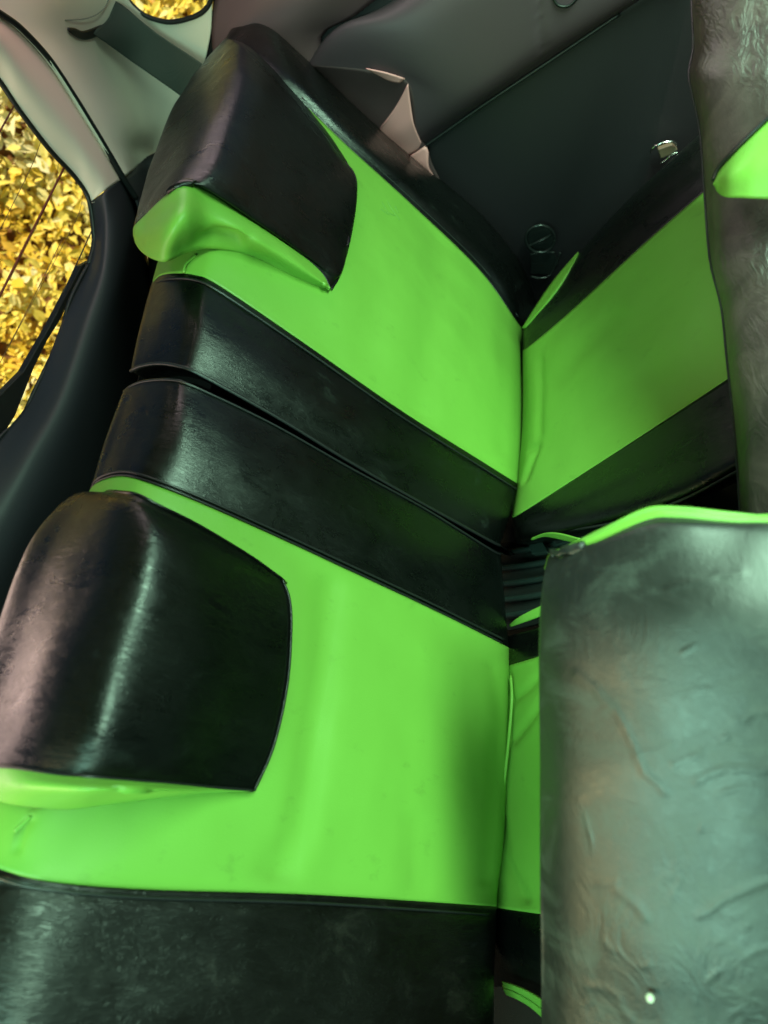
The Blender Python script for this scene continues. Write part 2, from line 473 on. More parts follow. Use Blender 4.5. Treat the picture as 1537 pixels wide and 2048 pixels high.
tube('quarter_window_seal', qarc + [Sd(430, -140, .004), Sd(330, -170, .004), Sd(240, -100, .004), Sd(235, -60, .004)], 0.0042, RUBBER, car, 90)
slab('quarter_window_glass', [Sd(x, y, -.006) for x, y in [(230, -30), (262, 6), (293, 32), (338, 44), (381, 36), (410, 20), (430, -20), (440, -80), (330, -180), (230, -100)]], UX * 0.003, GLASS, car, 0)
tube('trim_seam', [PL(x, y, a) + Vector((-.003, -.003, .001)) for x, y, a in ((130, 42, .2), (175, 38, .3), (205, 22, .4), (222, -8, .5))], 0.0009, mat('seam_shadow_line', (0.25, 0.24, 0.2), 0.6), pillar)
# lower dark part of the pillar
loft('lower_pillar_trim', [[PL(x, y, a) for x, y, a in ((247, 355, 0), (275, 333, .7), (304, 307, 1), (390, 280, 1))],
                           [PL(x, y, a) for x, y, a in ((275, 400, 0), (300, 400, .5), (340, 420, .8), (400, 420, 1))],
                           [PL(x, y, a) for x, y, a in ((300, 480, 0), (330, 500, .5), (380, 540, .8), (440, 560, 1))]], DARKP, car, 16, 16, 0.005)

# ------------------------------------------------------------------ tailgate
tg = empty('tailgate', (0.4, 0.85, 0.95), 'closed tailgate with its pale and dark trim framing the rear window', 'tailgate')
Wd = [(-160, -20), (-60, 88), (0, 163), (40, 222), (100, 300), (150, 354), (178, 400), (188, 470), (186, 498), (178, 528)]
Wd2 = [(178, 528), (160, 560), (138, 608), (117, 681), (70, 781), (38, 848), (9, 866), (-60, 950), (-200, 1160)]
S1 = [(-140, -20), (-40, 5), (10, 32), (48, 62), (100, 120), (150, 195), (190, 260), (222, 314), (247, 357)]
S1e = S1 + [(272, 396)]
mid = [(-150, -22), (-60, 35), (0, 85), (40, 138), (95, 205), (150, 275), (180, 320), (202, 352), (214, 378)]
WdT = Wd[:6] + [(172, 385), (181, 404), (181, 404)]
loft('upper_trim', [[G(x, y, .0) for x, y in WdT], [G(x, y, .022) for x, y in mid], [G(x, y, .004) for x, y in S1]], PINKLIT, tg, 60, 20, 0.006, by_index=True)
lows = [[(181, 404, .0), (214, 380, .022), (247, 357, .0), (275, 400, -.02)],
        [(188, 470, .0), (215, 450, .035), (255, 450, .03), (290, 470, -.05)],
        [(178, 528, .0), (208, 540, .05), (250, 560, .045), (300, 580, -.05)],
        [(138, 610, .0), (180, 640, .055), (230, 660, .05), (290, 680, -.05)],
        [(70, 781, .0), (125, 800, .06), (190, 815, .055), (262, 830, -.05)],
        [(9, 866, .0), (60, 930, .06), (140, 960, .055), (230, 980, -.05)],
        [(-100, 990, .0), (-10, 1080, .06), (70, 1110, .05), (170, 1140, -.05)],
        [(-300, 1300, .0), (-150, 1360, .06), (-40, 1400, .05), (80, 1440, -.05)]]
lowtrim = loft('lower_trim', [[G(*q) for q in r] for r in lows], DARKP, tg, 30, 70, 0.008, by_index=True)
loft('load_floor_panel', [[G(275, 400, -.02), G(300, 580, -.05), G(262, 830, -.05), G(80, 1440, -.05)],
                          [G(275, 400, -.02) + Vector((0, -.1, -.6)), G(300, 580, -.05) + Vector((0, -.1, -.6)), G(262, 830, -.05) + Vector((0, -.1, -.6)), G(80, 1440, -.05) + Vector((0, -.1, -.6))]], CARPET, tg, 20, 10, .01)
tube('trim_gap_seal', [G(x, y, .012) for x, y in S1e], lambda t: 0.0035 + 0.003 * t, RUBBER, tg, 80)
seal = tube('window_seal', [G(x, y, .0) for x, y in Wd], 0.0038, RUBBER, tg, 90)
tube('window_seal', [G(x, y, .0) for x, y in Wd2], 0.003, RUBBER, tg, 90)
pane = slab('window_glass', [G(x, y, -.004) for x, y in [(-300, -100)] + Wd[1:] + Wd2[1:] + [(-400, 900)]], Vector((0, 0.003, 0.001)), GLASS, tg, 0)
for pts, r, m in (([(-25, 640), (0, 592), (62, 468), (131, 331)], .0017, RED), ([(-20, 300), (31, 207)], .0012, RED),
                  ([(128, 584), (187, 455)], .0011, RUBBER), ([(-20, 765), (60, 610), (127, 474)], .0005, LINE),
                  ([(-20, 500), (60, 340), (82, 283)], .0005, LINE), ([(20, 560), (105, 385), (118, 322)], .0004, LINE), ([(20, 690), (150, 445), (166, 390)], .0004, LINE)):
    tube('heating_line', [G(x, y, -.001) for x, y in pts], r, m, pane, 24, 6)
wip = slab('wiper', [G(x, y, -.03) for x, y in [(182, 520), (163, 531), (148, 560), (100, 652), (48, 742), (8, 782), (-70, 870), (-110, 1000), (9, 868), (32, 831), (70, 734), (97, 679), (120, 643), (138, 606), (165, 566), (180, 540)]], Vector((0, .012, .004)), RUBBER, tg, 0.002)

# ------------------------------------------------------------------ seat belt
belt = empty('seat_belt', Sd(210, 40, .03), 'grey seat belt webbing from the pale pillar down behind the far headrest', 'seat belt')
def Bt(x, y, o):
    tab = [(60, .03), (90, .05), (150, .25), (205, .5), (250, .75), (290, .9), (335, 1), (900, 1)]
    a = next(u[1] + (v[1] - u[1]) * (x - u[0]) / (v[0] - u[0]) for u, v in zip(tab, tab[1:]) if x <= v[0])
    p = PL(x, y, a)
    return p + (CAM - p).normalized() * (o + .006)
loft('webbing', [[Bt(183, 64, .0), Bt(196, 56, .008), Bt(216, 38, .008), Bt(232, 2, .004)],
                 [Bt(200, 76, .018), Bt(216, 62, .02), Bt(235, 40, .02), Bt(252, 15, .018)],
                 [Bt(262, 122, .035), Bt(278, 105, .036), Bt(296, 84, .036), Bt(313, 66, .035)],
                 [Bt(345, 180, .05), Bt(360, 160, .05), Bt(378, 142, .05), Bt(396, 122, .05)],
                 [Bt(420, 236, .06), Bt(436, 216, .06), Bt(450, 200, .06), Bt(470, 180, .06)]], WEB, belt, 24, 50, 0.0014)
loft('slot', [[Bt(138, 55, .002), Bt(150, 56, .004), Bt(170, 62, .004), Bt(205, 50, .004)],
              [Bt(137, 60, .002), Bt(148, 70, .004), Bt(172, 80, .004), Bt(208, 68, .004)]], RUBBER, belt, 20, 6, 0.002)

# ------------------------------------------------------------------ rear seats
def BP(q, sh=0.0): return [B(x, y, h + sh) for x, y, h in q]
far = empty('rear_seat', BS(.55, .15), 'far lime and black rear seat beside the side trim, headrest with creased lime side', 'car seat', 'rear seats')
near = empty('rear_seat', BS(-.2, .15), 'near lime and black rear seat in the lower half, under the large scuffed black headrest', 'car seat', 'rear seats')

# --- far seat, boundary curves (pixel x, pixel y, height over the backrest plane)
f_lime_lo = [(318, 520, -.16), (306, 562, -.12), (320, 552, -.09), (345, 547, -.055), (390, 550, -.018), (440, 572, -.002), (600, 680, .004), (800, 819, .006), (960, 920, .003), (1030, 964, -.004), (1042, 972, -.045)]
f_lime_hi = [(430, 120, -.16), (425, 120, -.12), (440, 118, -.08), (475, 125, -.045), (530, 158, -.015), (598, 200, .0), (700, 296, .004), (820, 405, .005), (960, 540, .003), (1032, 640, -.004), (1046, 660, -.045)]
f_seam = [(275, 735, -.16), (262, 742, -.11), (282, 732, -.085), (318, 727, -.055), (360, 733, -.02), (400, 749, -.005), (560, 838, .004), (700, 924, .005), (850, 1010, .003), (985, 1084, -.006), (1000, 1090, -.045)]
mid1 = [(400, 270, -.16), (385, 300, -.12), (400, 300, -.08), (420, 310, -.04), (460, 330, -.008), (520, 390, .008), (650, 480, .016), (810, 600, .018), (960, 730, .012), (1038, 795, -.002), (1044, 810, -.045)]
fb = loft('backrest', [BP(f_lime_hi), BP(mid1), BP(f_lime_lo)], LIME, far, 90, 90, 0.01, by_index=True,
          dents=[(((880, 470), (868, 620), (850, 760), (830, 850)), .0045, 26), (((1010, 600), (1010, 760), (1006, 900)), .002, 14), (((700, 400), (760, 560), (740, 700)), .003, 30)], rough=0.002)
from mathutils.bvhtree import BVHTree
_o = fb.location; _w = world_loc(fb)
BV = BVHTree.FromPolygons([v.co + _w for v in fb.data.vertices], [tuple(p.vertices) for p in fb.data.polygons])
def fsurf(x, y): return BV.ray_cast(CAM, ray(x, y).normalized())[0]
smid = [((a[0] + b[0]) / 2 - (10 if i in (2, 3) else 0), (a[1] + b[1]) / 2, (a[2] + b[2]) / 2 + .010) for i, (a, b) in enumerate(zip(f_lime_lo, f_seam))]
smid[1] = (280, 650, -.115); smid[0] = (292, 645, -.16); smid[2] = (300, 642, -.085); smid[3] = (335, 638, -.045); smid[4] = (382, 640, -.008); smid[5] = (430, 665, .006)
loft('black_stripe', [BP(f_lime_lo), BP(smid), BP(f_seam)], BLACK, fb, 80, 50, 0.008, by_index=True, rough=0.0015)
def dn(q, dx, dy, dh): return [(x + dx, y + dy, h + dh) for x, y, h in q]
def pipe(q, r, parent, m=PIPE): return tube('piping', BP(q), r, m, parent, 90)
pipe([(x, y + 10 + (2 if x > 400 else 0), h + .004) for x, y, h in f_lime_lo[1:]], .0016, fb)
pipe(dn(f_seam[1:], 0, 0, .001), .0024, fb)
MARK = mat('scuff_mark', (0.10, 0.25, 0.05), 0.7)
for q in ([(764, 404), (776, 424), (790, 432)], [(775, 402), (784, 418), (800, 440)], [(762, 418), (778, 430)], [(790, 412), (797, 426)]):
    tube('scuff', [fsurf(x, y) for x, y in q], .0006, MARK, fb, 10, 5)
# inner side wall of the far seat, facing the seam
loft('side_wall', [BP(f_seam), BP([(x + 22, y + 13, h - .05) for x, y, h in f_seam]), BP([(x + 40, y + 26, h - .12) for x, y, h in f_seam])], BLACK, fb, 60, 12, by_index=True)
# outer bolster towards the side trim
f_out = [(490, 0, -.14), (478, 42, -.10), (500, 35, -.08), (522, 37, -.05), (555, 72, -.015), (610, 130, -.01), (725, 245, -.01), (850, 352, -.01), (965, 452, -.01), (1030, 560, -.012), (1046, 650, -.045)]
f_out2 = [(x + 30, y - 18, h - .10) for x, y, h in f_out]
bmid = [((a[0] + b[0]) / 2, (a[1] + b[1]) / 2, max(a[2], b[2]) + .012) for a, b in zip(f_lime_hi, f_out)]
loft('side_bolster', [BP(f_lime_hi), BP(bmid), BP(f_out), BP(f_out2)], BLACK, fb, 80, 40, 0.006, by_index=True)
pipe(dn(f_lime_hi[5:-1], 6, -5, .004), .0014, fb)

# --- near seat
n_top = [(262, 778, -.15), (248, 780, -.11), (268, 766, -.085), (300, 758, -.055), (345, 757, -.02), (388, 770, -.003), (545, 845, .004), (703, 934, .005), (853, 1016, .003), (985, 1098, -.006), (1002, 1104, -.045)]
n_lime = [(200, 975, -.16), (182, 977, -.115), (202, 961, -.09), (245, 952, -.05), (300, 966, -.014), (400, 1005, .0), (560, 1076, .004), (700, 1141, .005), (860, 1216, .003), (1004, 1288, -.004), (1018, 1296, -.045)]
n_bot = [(-140, 1640, -.16), (-160, 1660, -.12), (-110, 1680, -.09), (-60, 1712, -.05), (0, 1738, -.02), (100, 1763, -.002), (300, 1779, .006), (600, 1788, .008), (800, 1800, .005), (978, 1812, -.004), (994, 1814, -.045)]
n_end = [(-300, 2300, -.16), (-320, 2320, -.12), (-290, 2340, -.09), (-240, 2360, -.05), (-160, 2380, -.02), (0, 2390, -.002), (250, 2400, .004), (500, 2390, .006), (750, 2370, .004), (960, 2340, -.004), (975, 2330, -.045)]
nmid = [(-10, 1330, -.16), (-30, 1350, -.12), (10, 1330, -.085), (60, 1340, -.045), (130, 1350, -.01), (230, 1370, .01), (450, 1420, .020), (650, 1460, .022), (820, 1500, .018), (1002, 1552, .0), (1012, 1556, -.045)]
nb = loft('backrest', [BP(n_lime), BP(nmid), BP(n_bot)], LIME, near, 100, 100, 0.01, by_index=True,
          dents=[(((660, 1180), (640, 1400), (618, 1560), (600, 1660), (560, 1740)), .006, 28), (((985, 1330), (1000, 1440), (985, 1640), (975, 1760)), .0025, 10),
                 (((835, 1640), (830, 1780)), .003, 18), (((60, 1640), (46, 1660), (35, 1700)), .003, 5)], rough=0.002)
tmid = [((a[0] + b[0]) / 2, (a[1] + b[1]) / 2, (a[2] + b[2]) / 2 + .010) for a, b in zip(n_top, n_lime)]
tmid[0] = (235, 872, -.15); tmid[1] = (214, 872, -.112); tmid[2] = (238, 860, -.085); tmid[3] = (280, 850, -.045); tmid[4] = (330, 858, -.008)
loft('black_stripe', [BP(n_top), BP(tmid), BP(n_lime)], BLACK, nb, 80, 50, 0.008, by_index=True, rough=0.0015)
pipe(dn(n_lime[1:-1], 4, -9, .004), .0015, nb)
pipe(dn(n_lime[1:-1], 1, -2, .002), .0012, nb)
pipe(dn(n_top[1:], 0, 3, .002), .0016, nb)
loft('side_wall', [BP(n_top), BP([(x + 12, y + 4, h - .05) for x, y, h in n_top]), BP([(x + 30, y + 8, h - .12) for x, y, h in n_top])], BLACK, nb, 60, 10, by_index=True)
emid = [((a[0] + b[0]) / 2, (a[1] + b[1]) / 2, (a[2] + b[2]) / 2 + .012) for a, b in zip(n_bot, n_end)]
loft('side_bolster', [BP(n_bot), BP(emid), BP(n_end)], BOLST, nb, 90, 60, 0.008, by_index=True, rough=0.003,
     dents=[(((0, 1765), (120, 1785), (300, 1800), (600, 1806), (980, 1826)), .0035, 8)])
pipe(dn(n_bot[2:-1], 0, 17, .0035), .0012, nb)

# black shells behind the backrests
for par, s0, s1 in ((far, .20, .90), (near, -.95, .155)):
    sl_ = [BS(s0, -.56, -.06), BS(s1, -.56, -.06), BS(s1, .0, -.06), BS(s0, .0, -.06)]
    slab('back_shell', sl_, NB * -.07, CARPET, par, 0.01)

# --- headrests
def headrest(parent, rows, skirts, pipes, drops):
    h = loft('headrest', [BP(r) for r in rows], HEADL, parent, 80, 90, 0.004, by_index=True, rough=0.002)
    return h
nh = [[(215, 1010, -.12), (150, 1030, -.13), (90, 1100, -.13), (20, 1230, -.13), (-40, 1400, -.13), (-75, 1525, -.12)],
      [(207, 988, -.08), (140, 996, -.09), (60, 1085, -.09), (-5, 1250, -.09), (-70, 1420, -.09), (-110, 1535, -.08)],
      [(215, 983, -.04), (165, 1000, -.04), (100, 1110, -.04), (40, 1270, -.04), (-15, 1430, -.04), (-50, 1530, -.04)],
      [(243, 986, .02), (215, 1012, .03), (165, 1140, .03), (110, 1290, .03), (60, 1440, .03), (25, 1533, .02)],
      [(275, 992, .050), (262, 1030, .066), (218, 1160, .068), (175, 1300, .068), (135, 1440, .068), (105, 1545, .06)],
      [(320, 1015, .058), (318, 1060, .085), (290, 1180, .09), (250, 1315, .09), (215, 1450, .09), (190, 1554, .08)],
      [(400, 1055, .052), (405, 1100, .077), (390, 1210, .084), (365, 1340, .084), (340, 1460, .082), (320, 1564, .068)],
      [(500, 1115, .036), (505, 1155, .05), (500, 1240, .056), (485, 1360, .056), (455, 1480, .052), (430, 1574, .04)],
      [(563, 1160, .028), (577, 1200, .032), (580, 1260, .034), (572, 1370, .034), (545, 1490, .032), (506, 1580, .026)]]
hn = headrest(near, nh, 0, 0, 0)
def skirt(name, top, bottom, m, parent, mids=None, n=70, **kw):
    rows = [BP(top)] + ([BP(x) for x in mids] if mids else []) + [BP(bottom)]
    return loft(name, rows, m, parent, n, 20 if mids else 8, 0.003, by_index=True, **kw)
low = [r[-1] for r in nh]
botb = [(-60, 1540, -.13), (-95, 1580, -.09), (-30, 1596, -.04), (40, 1612, .0), (130, 1619, .004), (205, 1613, .004), (325, 1598, .005), (430, 1588, .006), (508, 1583, .006)]
botm = [((a[0] * .5 + b[0] * .5), (a[1] * .5 + b[1] * .5) + 2, max(a[2], b[2]) + (.0 if i < 3 else .012 if i < 7 else .0)) for i, (a, b) in enumerate(zip(low, botb))]
skirt('side_gusset', low, botb, LIME, hn, [botm], dents=[(((200, 1612), (240, 1590), (290, 1565)), .0015, 20)])
top = [r[0] for r in nh]
topb = [(x + 14, y + 14, min(h, .0) - .0) for x, y, h in top]
skirt('side_gusset', top, topb, HEADL, hn)
edge = nh[-1]
skirt('side_gusset', edge, [(x - 3, y, .002) for x, y, h in edge], HEADL, hn)
pipe(dn(low[2:], 0, 1, 0), .0016, hn)

fh = [[(490, 70, -.14), (450, 95, -.15), (405, 170, -.15), (360, 270, -.15), (330, 350, -.15), (310, 440, -.14)],
      [(450, 80, -.11), (410, 120, -.12), (352, 205, -.12), (308, 310, -.12), (280, 400, -.12), (268, 455, -.10)],
      [(455, 77, -.06), (425, 125, -.06), (378, 215, -.05), (335, 315, -.05), (303, 390, -.05), (295, 425, -.05)],
      [(470, 82, .0), (450, 135, .02), (408, 235, .03), (372, 320, .03), (340, 375, .03), (330, 392, .02)],
      [(490, 95, .03), (478, 150, .055), (445, 250, .065), (415, 330, .065), (388, 365, .06), (368, 364, .05)],
      [(525, 128, .03), (515, 180, .062), (488, 275, .07), (460, 350, .07), (432, 385, .062), (412, 378, .05)],
      [(575, 183, .025), (570, 225, .05), (560, 310, .056), (545, 390, .056), (520, 440, .05), (480, 422, .042)],
      [(635, 252, .02), (640, 300, .036), (640, 370, .04), (625, 450, .04), (600, 495, .038), (570, 482, .032)],
      [(680, 312, .016), (704, 352, .024), (707, 405, .026), (694, 480, .026), (674, 545, .026), (640, 540, .024)],
      [(690, 325, .012), (710, 356, .018), (710, 410, .02), (697, 485, .02), (680, 545, .02), (662, 577, .018)]]
hf = headrest(far, fh, 0, 0, 0)
lowf = [r[-1] for r in fh]
botf = [(310, 480, -.14), (270, 475, -.10), (285, 505, -.05), (328, 524, .0), (372, 507, .002), (420, 497, .0), (500, 513, .004), (570, 547, .006), (625, 573, .006), (658, 579, .008)]
midf = [((a[0] + b[0]) / 2, (a[1] + b[1]) / 2, max(a[2], b[2]) + (.0 if i < 2 else .018 if i < 5 else -.004 if i == 5 else .006)) for i, (a, b) in enumerate(zip(lowf, botf))]
skirt('side_gusset', lowf, botf, LIME, hf, [midf], n=90, dents=[(((372, 507), (405, 488), (440, 474), (475, 482)), .012, 17), (((430, 478), (500, 505), (560, 540)), .004, 10), (((500, 470), (450, 478)), .003, 12)], rough=.004)
topf = [r[0] for r in fh]
skirt('side_gusset', topf, [(x + 16, y + 4, min(h, .0)) for x, y, h in topf], HEADL, hf)
edf = fh[-1]
skirt('side_gusset', edf, [(x - 3, y, .002) for x, y, h in edf], HEADL, hf)
pipe(lowf[4:], .0012, hf)
# small folds of lime cloth on the seat tops
tube('cloth_fold', BP([(368, 545, -.03), (372, 528, -.028), (392, 510, -.02)]), .0018, LIME, fb, 16)
tube('cloth_fold', BP([(30, 1662, .0), (46, 1648, .003), (62, 1632, .006)]), .0018, LIME, nb, 16)

# --- cushions
def CP(q): return [Cc(x, y, h) for x, y, h in q]
fc = loft('cushion', [CP([(1046, 700, -.03), (1062, 690, .0), (1150, 615, .008), (1280, 495, .012), (1410, 382, .012), (1560, 260, .01)]),
                      CP([(1044, 860, -.03), (1070, 850, .004), (1170, 770, .014), (1320, 660, .018), (1450, 560, .018), (1640, 440, .016)]),
                      CP([(1024, 1034, -.03), (1040, 1028, .0), (1170, 945, .008), (1310, 854, .012), (1460, 755, .012), (1660, 620, .01)])], LIME, far, 70, 60, 0.01, by_index=True,
          dents=[(((1080, 720), (1082, 800), (1078, 870)), .004, 7), (((1062, 900), (1075, 890), (1050, 960)), .006, 6), (((1110, 760), (1170, 690), (1220, 640)), .003, 22), (((1100, 880), (1200, 800), (1300, 740)), .0015, 26)], rough=.0015)
loft('black_stripe', [CP([(1024, 1034, -.03), (1040, 1028, .0), (1170, 945, .008), (1310, 854, .012), (1460, 755, .012), (1660, 620, .01)]),
                      CP([(1028, 1060, -.03), (1045, 1052, .004), (1175, 998, .014), (1340, 920, .016), (1480, 850, .016), (1680, 740, .012)]),
                      CP([(1030, 1082, -.06), (1060, 1080, -.01), (1200, 1050, .0), (1360, 1000, .004), (1490, 935, .004), (1700, 830, .004)]),
                      CP([(1040, 1090, -.12), (1075, 1090, -.1), (1210, 1065, -.1), (1370, 1015, -.1), (1500, 950, -.1), (1710, 850, -.1)])], BLACK, fc, 60, 40, .006, by_index=True)
tube('piping', CP([(1130, 1062, .0), (1230, 1045, .004), (1360, 1002, .008), (1490, 935, .008)]), .002, PIPE, fc, 40)
loft('black_stripe', [CP([(1046, 700, -.03), (1062, 690, .0), (1150, 615, .008), (1280, 495, .012), (1410, 382, .012), (1560, 260, .01)]),
                      CP([(1046, 672, -.03), (1060, 660, .004), (1140, 575, .012), (1260, 455, .016), (1400, 335, .016), (1540, 215, .01)]),
                      CP([(1048, 655, -.06), (1064, 640, -.01), (1150, 520, -.005), (1240, 420, .0), (1380, 290, .0), (1520, 170, .0)]),
                      CP([(1050, 650, -.14), (1070, 636, -.12), (1156, 515, -.12), (1246, 415, -.12), (1386, 285, -.12), (1526, 165, -.12)])], BLACK, fc, 60, 40, .006, by_index=True)
loft('side_piece', [CP([(1044, 656, .0), (1075, 606, .003), (1110, 556, .004), (1156, 503, .0)]),
                    CP([(1050, 655, .004), (1094, 606, .012), (1130, 556, .012), (1157, 506, .0)])], LIME, fc, 20, 6, .003)

nc = loft('cushion', [CP([(1004, 1338, -.05), (1022, 1330, -.01), (1090, 1309, .01), (1200, 1270, .012), (1400, 1200, .01)]),
                      CP([(998, 1480, -.05), (1014, 1480, -.01), (1090, 1470, .016), (1200, 1450, .02), (1400, 1420, .02)]),
                      CP([(984, 1650, -.05), (1000, 1650, -.01), (1090, 1650, .016), (1200, 1650, .02), (1400, 1650, .02)]),
                      CP([(976, 1812, -.05), (990, 1815, -.01), (1090, 1829, .01), (1200, 1840, .012), (1400, 1860, .01)])], LIME, near, 70, 80, .01, by_index=True,
          dents=[(((1028, 1400), (1060, 1375), (1090, 1340)), .004, 9), (((1028, 1480), (1060, 1440), (1090, 1400)), .004, 9), (((1000, 1640), (1010, 1720), (1050, 1800)), .005, 12)], rough=.002)
tube('piping', CP([(1022, 1352, .0), (1024, 1400, .004), (1016, 1500, .006), (1004, 1600, .004), (998, 1660, .0)]), .0022, LIME, nc, 40)
loft('black_stripe', [CP([(976, 1812, -.05), (990, 1815, -.01), (1090, 1829, .01), (1200, 1840, .012), (1400, 1860, .01)]),
                      CP([(980, 1900, -.05), (1000, 1900, -.01), (1090, 1905, .012), (1200, 1910, .014), (1400, 1930, .01)]),
                      CP([(990, 1975, -.08), (1010, 1975, -.05), (1090, 2000, -.04), (1200, 2020, -.04), (1400, 2050, -.04)])], BLACK, nc, 40, 30, .006, by_index=True)
loft('black_stripe', [CP([(1002, 1276, -.05), (1018, 1272, -.02), (1090, 1252, -.01), (1200, 1215, .0), (1400, 1150, .0)]),
                      CP([(1004, 1338, -.05), (1022, 1330, -.01), (1090, 1309, .01), (1200, 1270, .012), (1400, 1200, .01)])], BLACK, nc, 30, 16, .006, by_index=True)
# lime edge loops
def loop(a, b, parent): return loft('edge_binding', [CP(a), CP(b)], LIME, parent, 24, 6, .0025)
loop([(1062, 1079, .0), (1085, 1068, .006), (1115, 1067, .008), (1160, 1078, .006)], [(1064, 1081, -.004), (1088, 1074, .0), (1115, 1078, .0), (1150, 1086, .0)], fc)
loop([(1018, 1250, -.02), (1035, 1236, -.01), (1060, 1222, -.006), (1100, 1203, -.006)], [(1021, 1254, -.02), (1045, 1246, -.014), (1070, 1237, -.012), (1105, 1222, -.012)], nc)
loop([(1003, 1962, -.02), (1030, 1972, -.01), (1065, 1988, -.008), (1100, 2012, -.006)], [(1005, 1974, -.022), (1030, 1983, -.014), (1062, 2001, -.012), (1100, 2030, -.012)], nc)
loop([(1005, 1976, -.024), (1030, 1985, -.016), (1062, 2003, -.014), (1100, 2032, -.014)], [(1012, 1990, -.03), (1034, 1999, -.02), (1062, 2016, -.018), (1100, 2050, -.018)], nc)
for par, s0, s1 in ((far, .22, .86), (near, -.9, .0)):
    a = ORG + (UX * s0 + NC * -.07) * K; b = ORG + (UX * s1 + NC * -.07) * K
    slab('cushion_base', [a - CR * .02, b - CR * .02, b - CR * .50, a - CR * .50], NC * -.14, CARPET, par, 0.01)

# ribbed floor mat between the two cushions
gapmat = empty('ribbed_mat', Cc(1070, 1150, -.08), 'dark ribbed rubber mat in the gap between the two rear cushions', 'mat')
loft('base', [CP([(960, 1090, -.11), (1100, 1070, -.10), (1400, 980, -.10)]), CP([(960, 1270, -.11), (1100, 1240, -.10), (1400, 1130, -.10)])], CARPET, gapmat, 20, 12, .006)
for k in range(5):
    y = 1100 + k * 32
    tube('rib', CP([(980, y + 8, -.092), (1100, y - 10, -.09), (1400, y - 80, -.09)]), .0055, plastic('rib_rubber', (0.02, 0.035, 0.032), 0.5) if k == 0 else bpy.data.materials['rib_rubber'], gapmat, 30)
slab('rubber_block', CP([(1058, 1090, -.06), (1085, 1084, -.06), (1095, 1104, -.06), (1064, 1108, -.06)]), NC * -.01, bpy.data.materials['rib_rubber'], gapmat, .001)

# ------------------------------------------------------------------ small fittings on the side trim
ring = empty('round_fitting', Sd(1083, 485, .03), 'round black plastic ring with a bar across it, low on the dark side trim', 'plastic fitting')
def ell(cx_, cy_, a, b, o, n=24, t0=0, t1=360): return [Sd(cx_ + a * math.cos(math.radians(t0 + (t1 - t0) * i / n)), cy_ + b * math.sin(math.radians(t0 + (t1 - t0) * i / n)), o) for i in range(n + 1)]
GLOSSP = mat('glossy_black_plastic', (0.012, 0.014, 0.014), 0.22)
tube('rim', ell(1081, 478, 29, 27, .02), .0035, GLOSSP, ring, 70, 10)
slab('disc', ell(1081, 478, 27, 25, .004)[:-1], UX * .004, GLOSSP, ring, .001)
tube('bar', [Sd(1058, 492, .014), Sd(1080, 482, .02), Sd(1103, 470, .014)], .0035, GLOSSP, ring, 20)
tube('hanger', [Sd(1062, 553, .03), Sd(1082, 556, .035), Sd(1102, 548, .03), Sd(1122, 505, .02)], .0022, GLOSSP, ring, 30)
slab('tab', [Sd(1060, 508, .006), Sd(1110, 504, .006), Sd(1118, 530, .006), Sd(1100, 550, .006), Sd(1062, 548, .006)], UX * .006, GLOSSP, ring, .002)
hook = empty('chrome_catch', Sd(1330, 300, .02), 'small chrome catch on the dark side trim beside the far front seat', 'catch')
tube('chrome_rim', [Sd(1302, 305, .02), Sd(1306, 296, .024), Sd(1322, 287, .026), Sd(1345, 283, .026), Sd(1354, 288, .02)], .0022, CHROME, hook, 30)
slab('plate', [Sd(1316, 299, .02), Sd(1345, 289, .02), Sd(1356, 300, .02), Sd(1345, 308, .02), Sd(1322, 318, .02)], UX * .012, mat('brass_brown', (0.10, 0.075, 0.05), 0.35), hook, .002)
tube('chrome_rim', [Sd(1322, 326, .022), Sd(1332, 320, .022), Sd(1340, 312, .022), Sd(1355, 304, .02)], .0016, CHROME, hook, 20)

# ------------------------------------------------------------------ front seats, close to the camera
def UP(q): return [U(*p) for p in q]
fn = empty('front_seat', U(1500, 1700, .62), 'near front seat backrest with large crackled glossy black face and thin lime top edge', 'car seat', 'front seats')
rows = [[(1118, 1116, .50), (1200, 1082, .475), (1295, 1040, .455), (1360, 1036, .445), (1460, 1044, .435), (1560, 1046, .43), (1750, 1060, .42)],
        [(1098, 1112, .515), (1190, 1090, .47), (1290, 1062, .445), (1370, 1058, .43), (1470, 1062, .42), (1570, 1064, .41), (1760, 1080, .40)],
        [(1084, 1180, .505), (1138, 1180, .477), (1210, 1180, .453), (1320, 1180, .428), (1430, 1180, .409), (1540, 1180, .396), (1760, 1180, .377)],
        [(1078, 1300, .505), (1130, 1300, .475), (1200, 1300, .451), (1310, 1300, .4246), (1430, 1300, .4042), (1540, 1300, .39), (1760, 1300, .37)],
        [(1080, 1500, .505), (1130, 1500, .475), (1200, 1500, .451), (1310, 1500, .4246), (1430, 1500, .4042), (1540, 1500, .39), (1760, 1500, .37)],
        [(1080, 1700, .505), (1130, 1700, .475), (1200, 1700, .451), (1310, 1700, .4246), (1430, 1700, .4042), (1540, 1700, .39), (1760, 1700, .37)],
        [(1082, 1900, .505), (1130, 1900, .475), (1200, 1900, .451), (1310, 1900, .4246), (1430, 1900, .4042), (1540, 1900, .39), (1760, 1900, .37)],
        [(1084, 2120, .505), (1130, 2120, .475), (1200, 2120, .451), (1310, 2120, .4246), (1430, 2120, .4042), (1540, 2120, .39), (1760, 2120, .37)],
        [(1090, 2350, .53), (1130, 2350, .48), (1200, 2350, .45), (1310, 2350, .42), (1430, 2350, .40), (1540, 2350, .39), (1760, 2350, .375)]]
rows = [r + [(1980, r[-1][1] + (r[-1][1] - 1500) * .1, r[-1][2] + .005)] for r in rows]
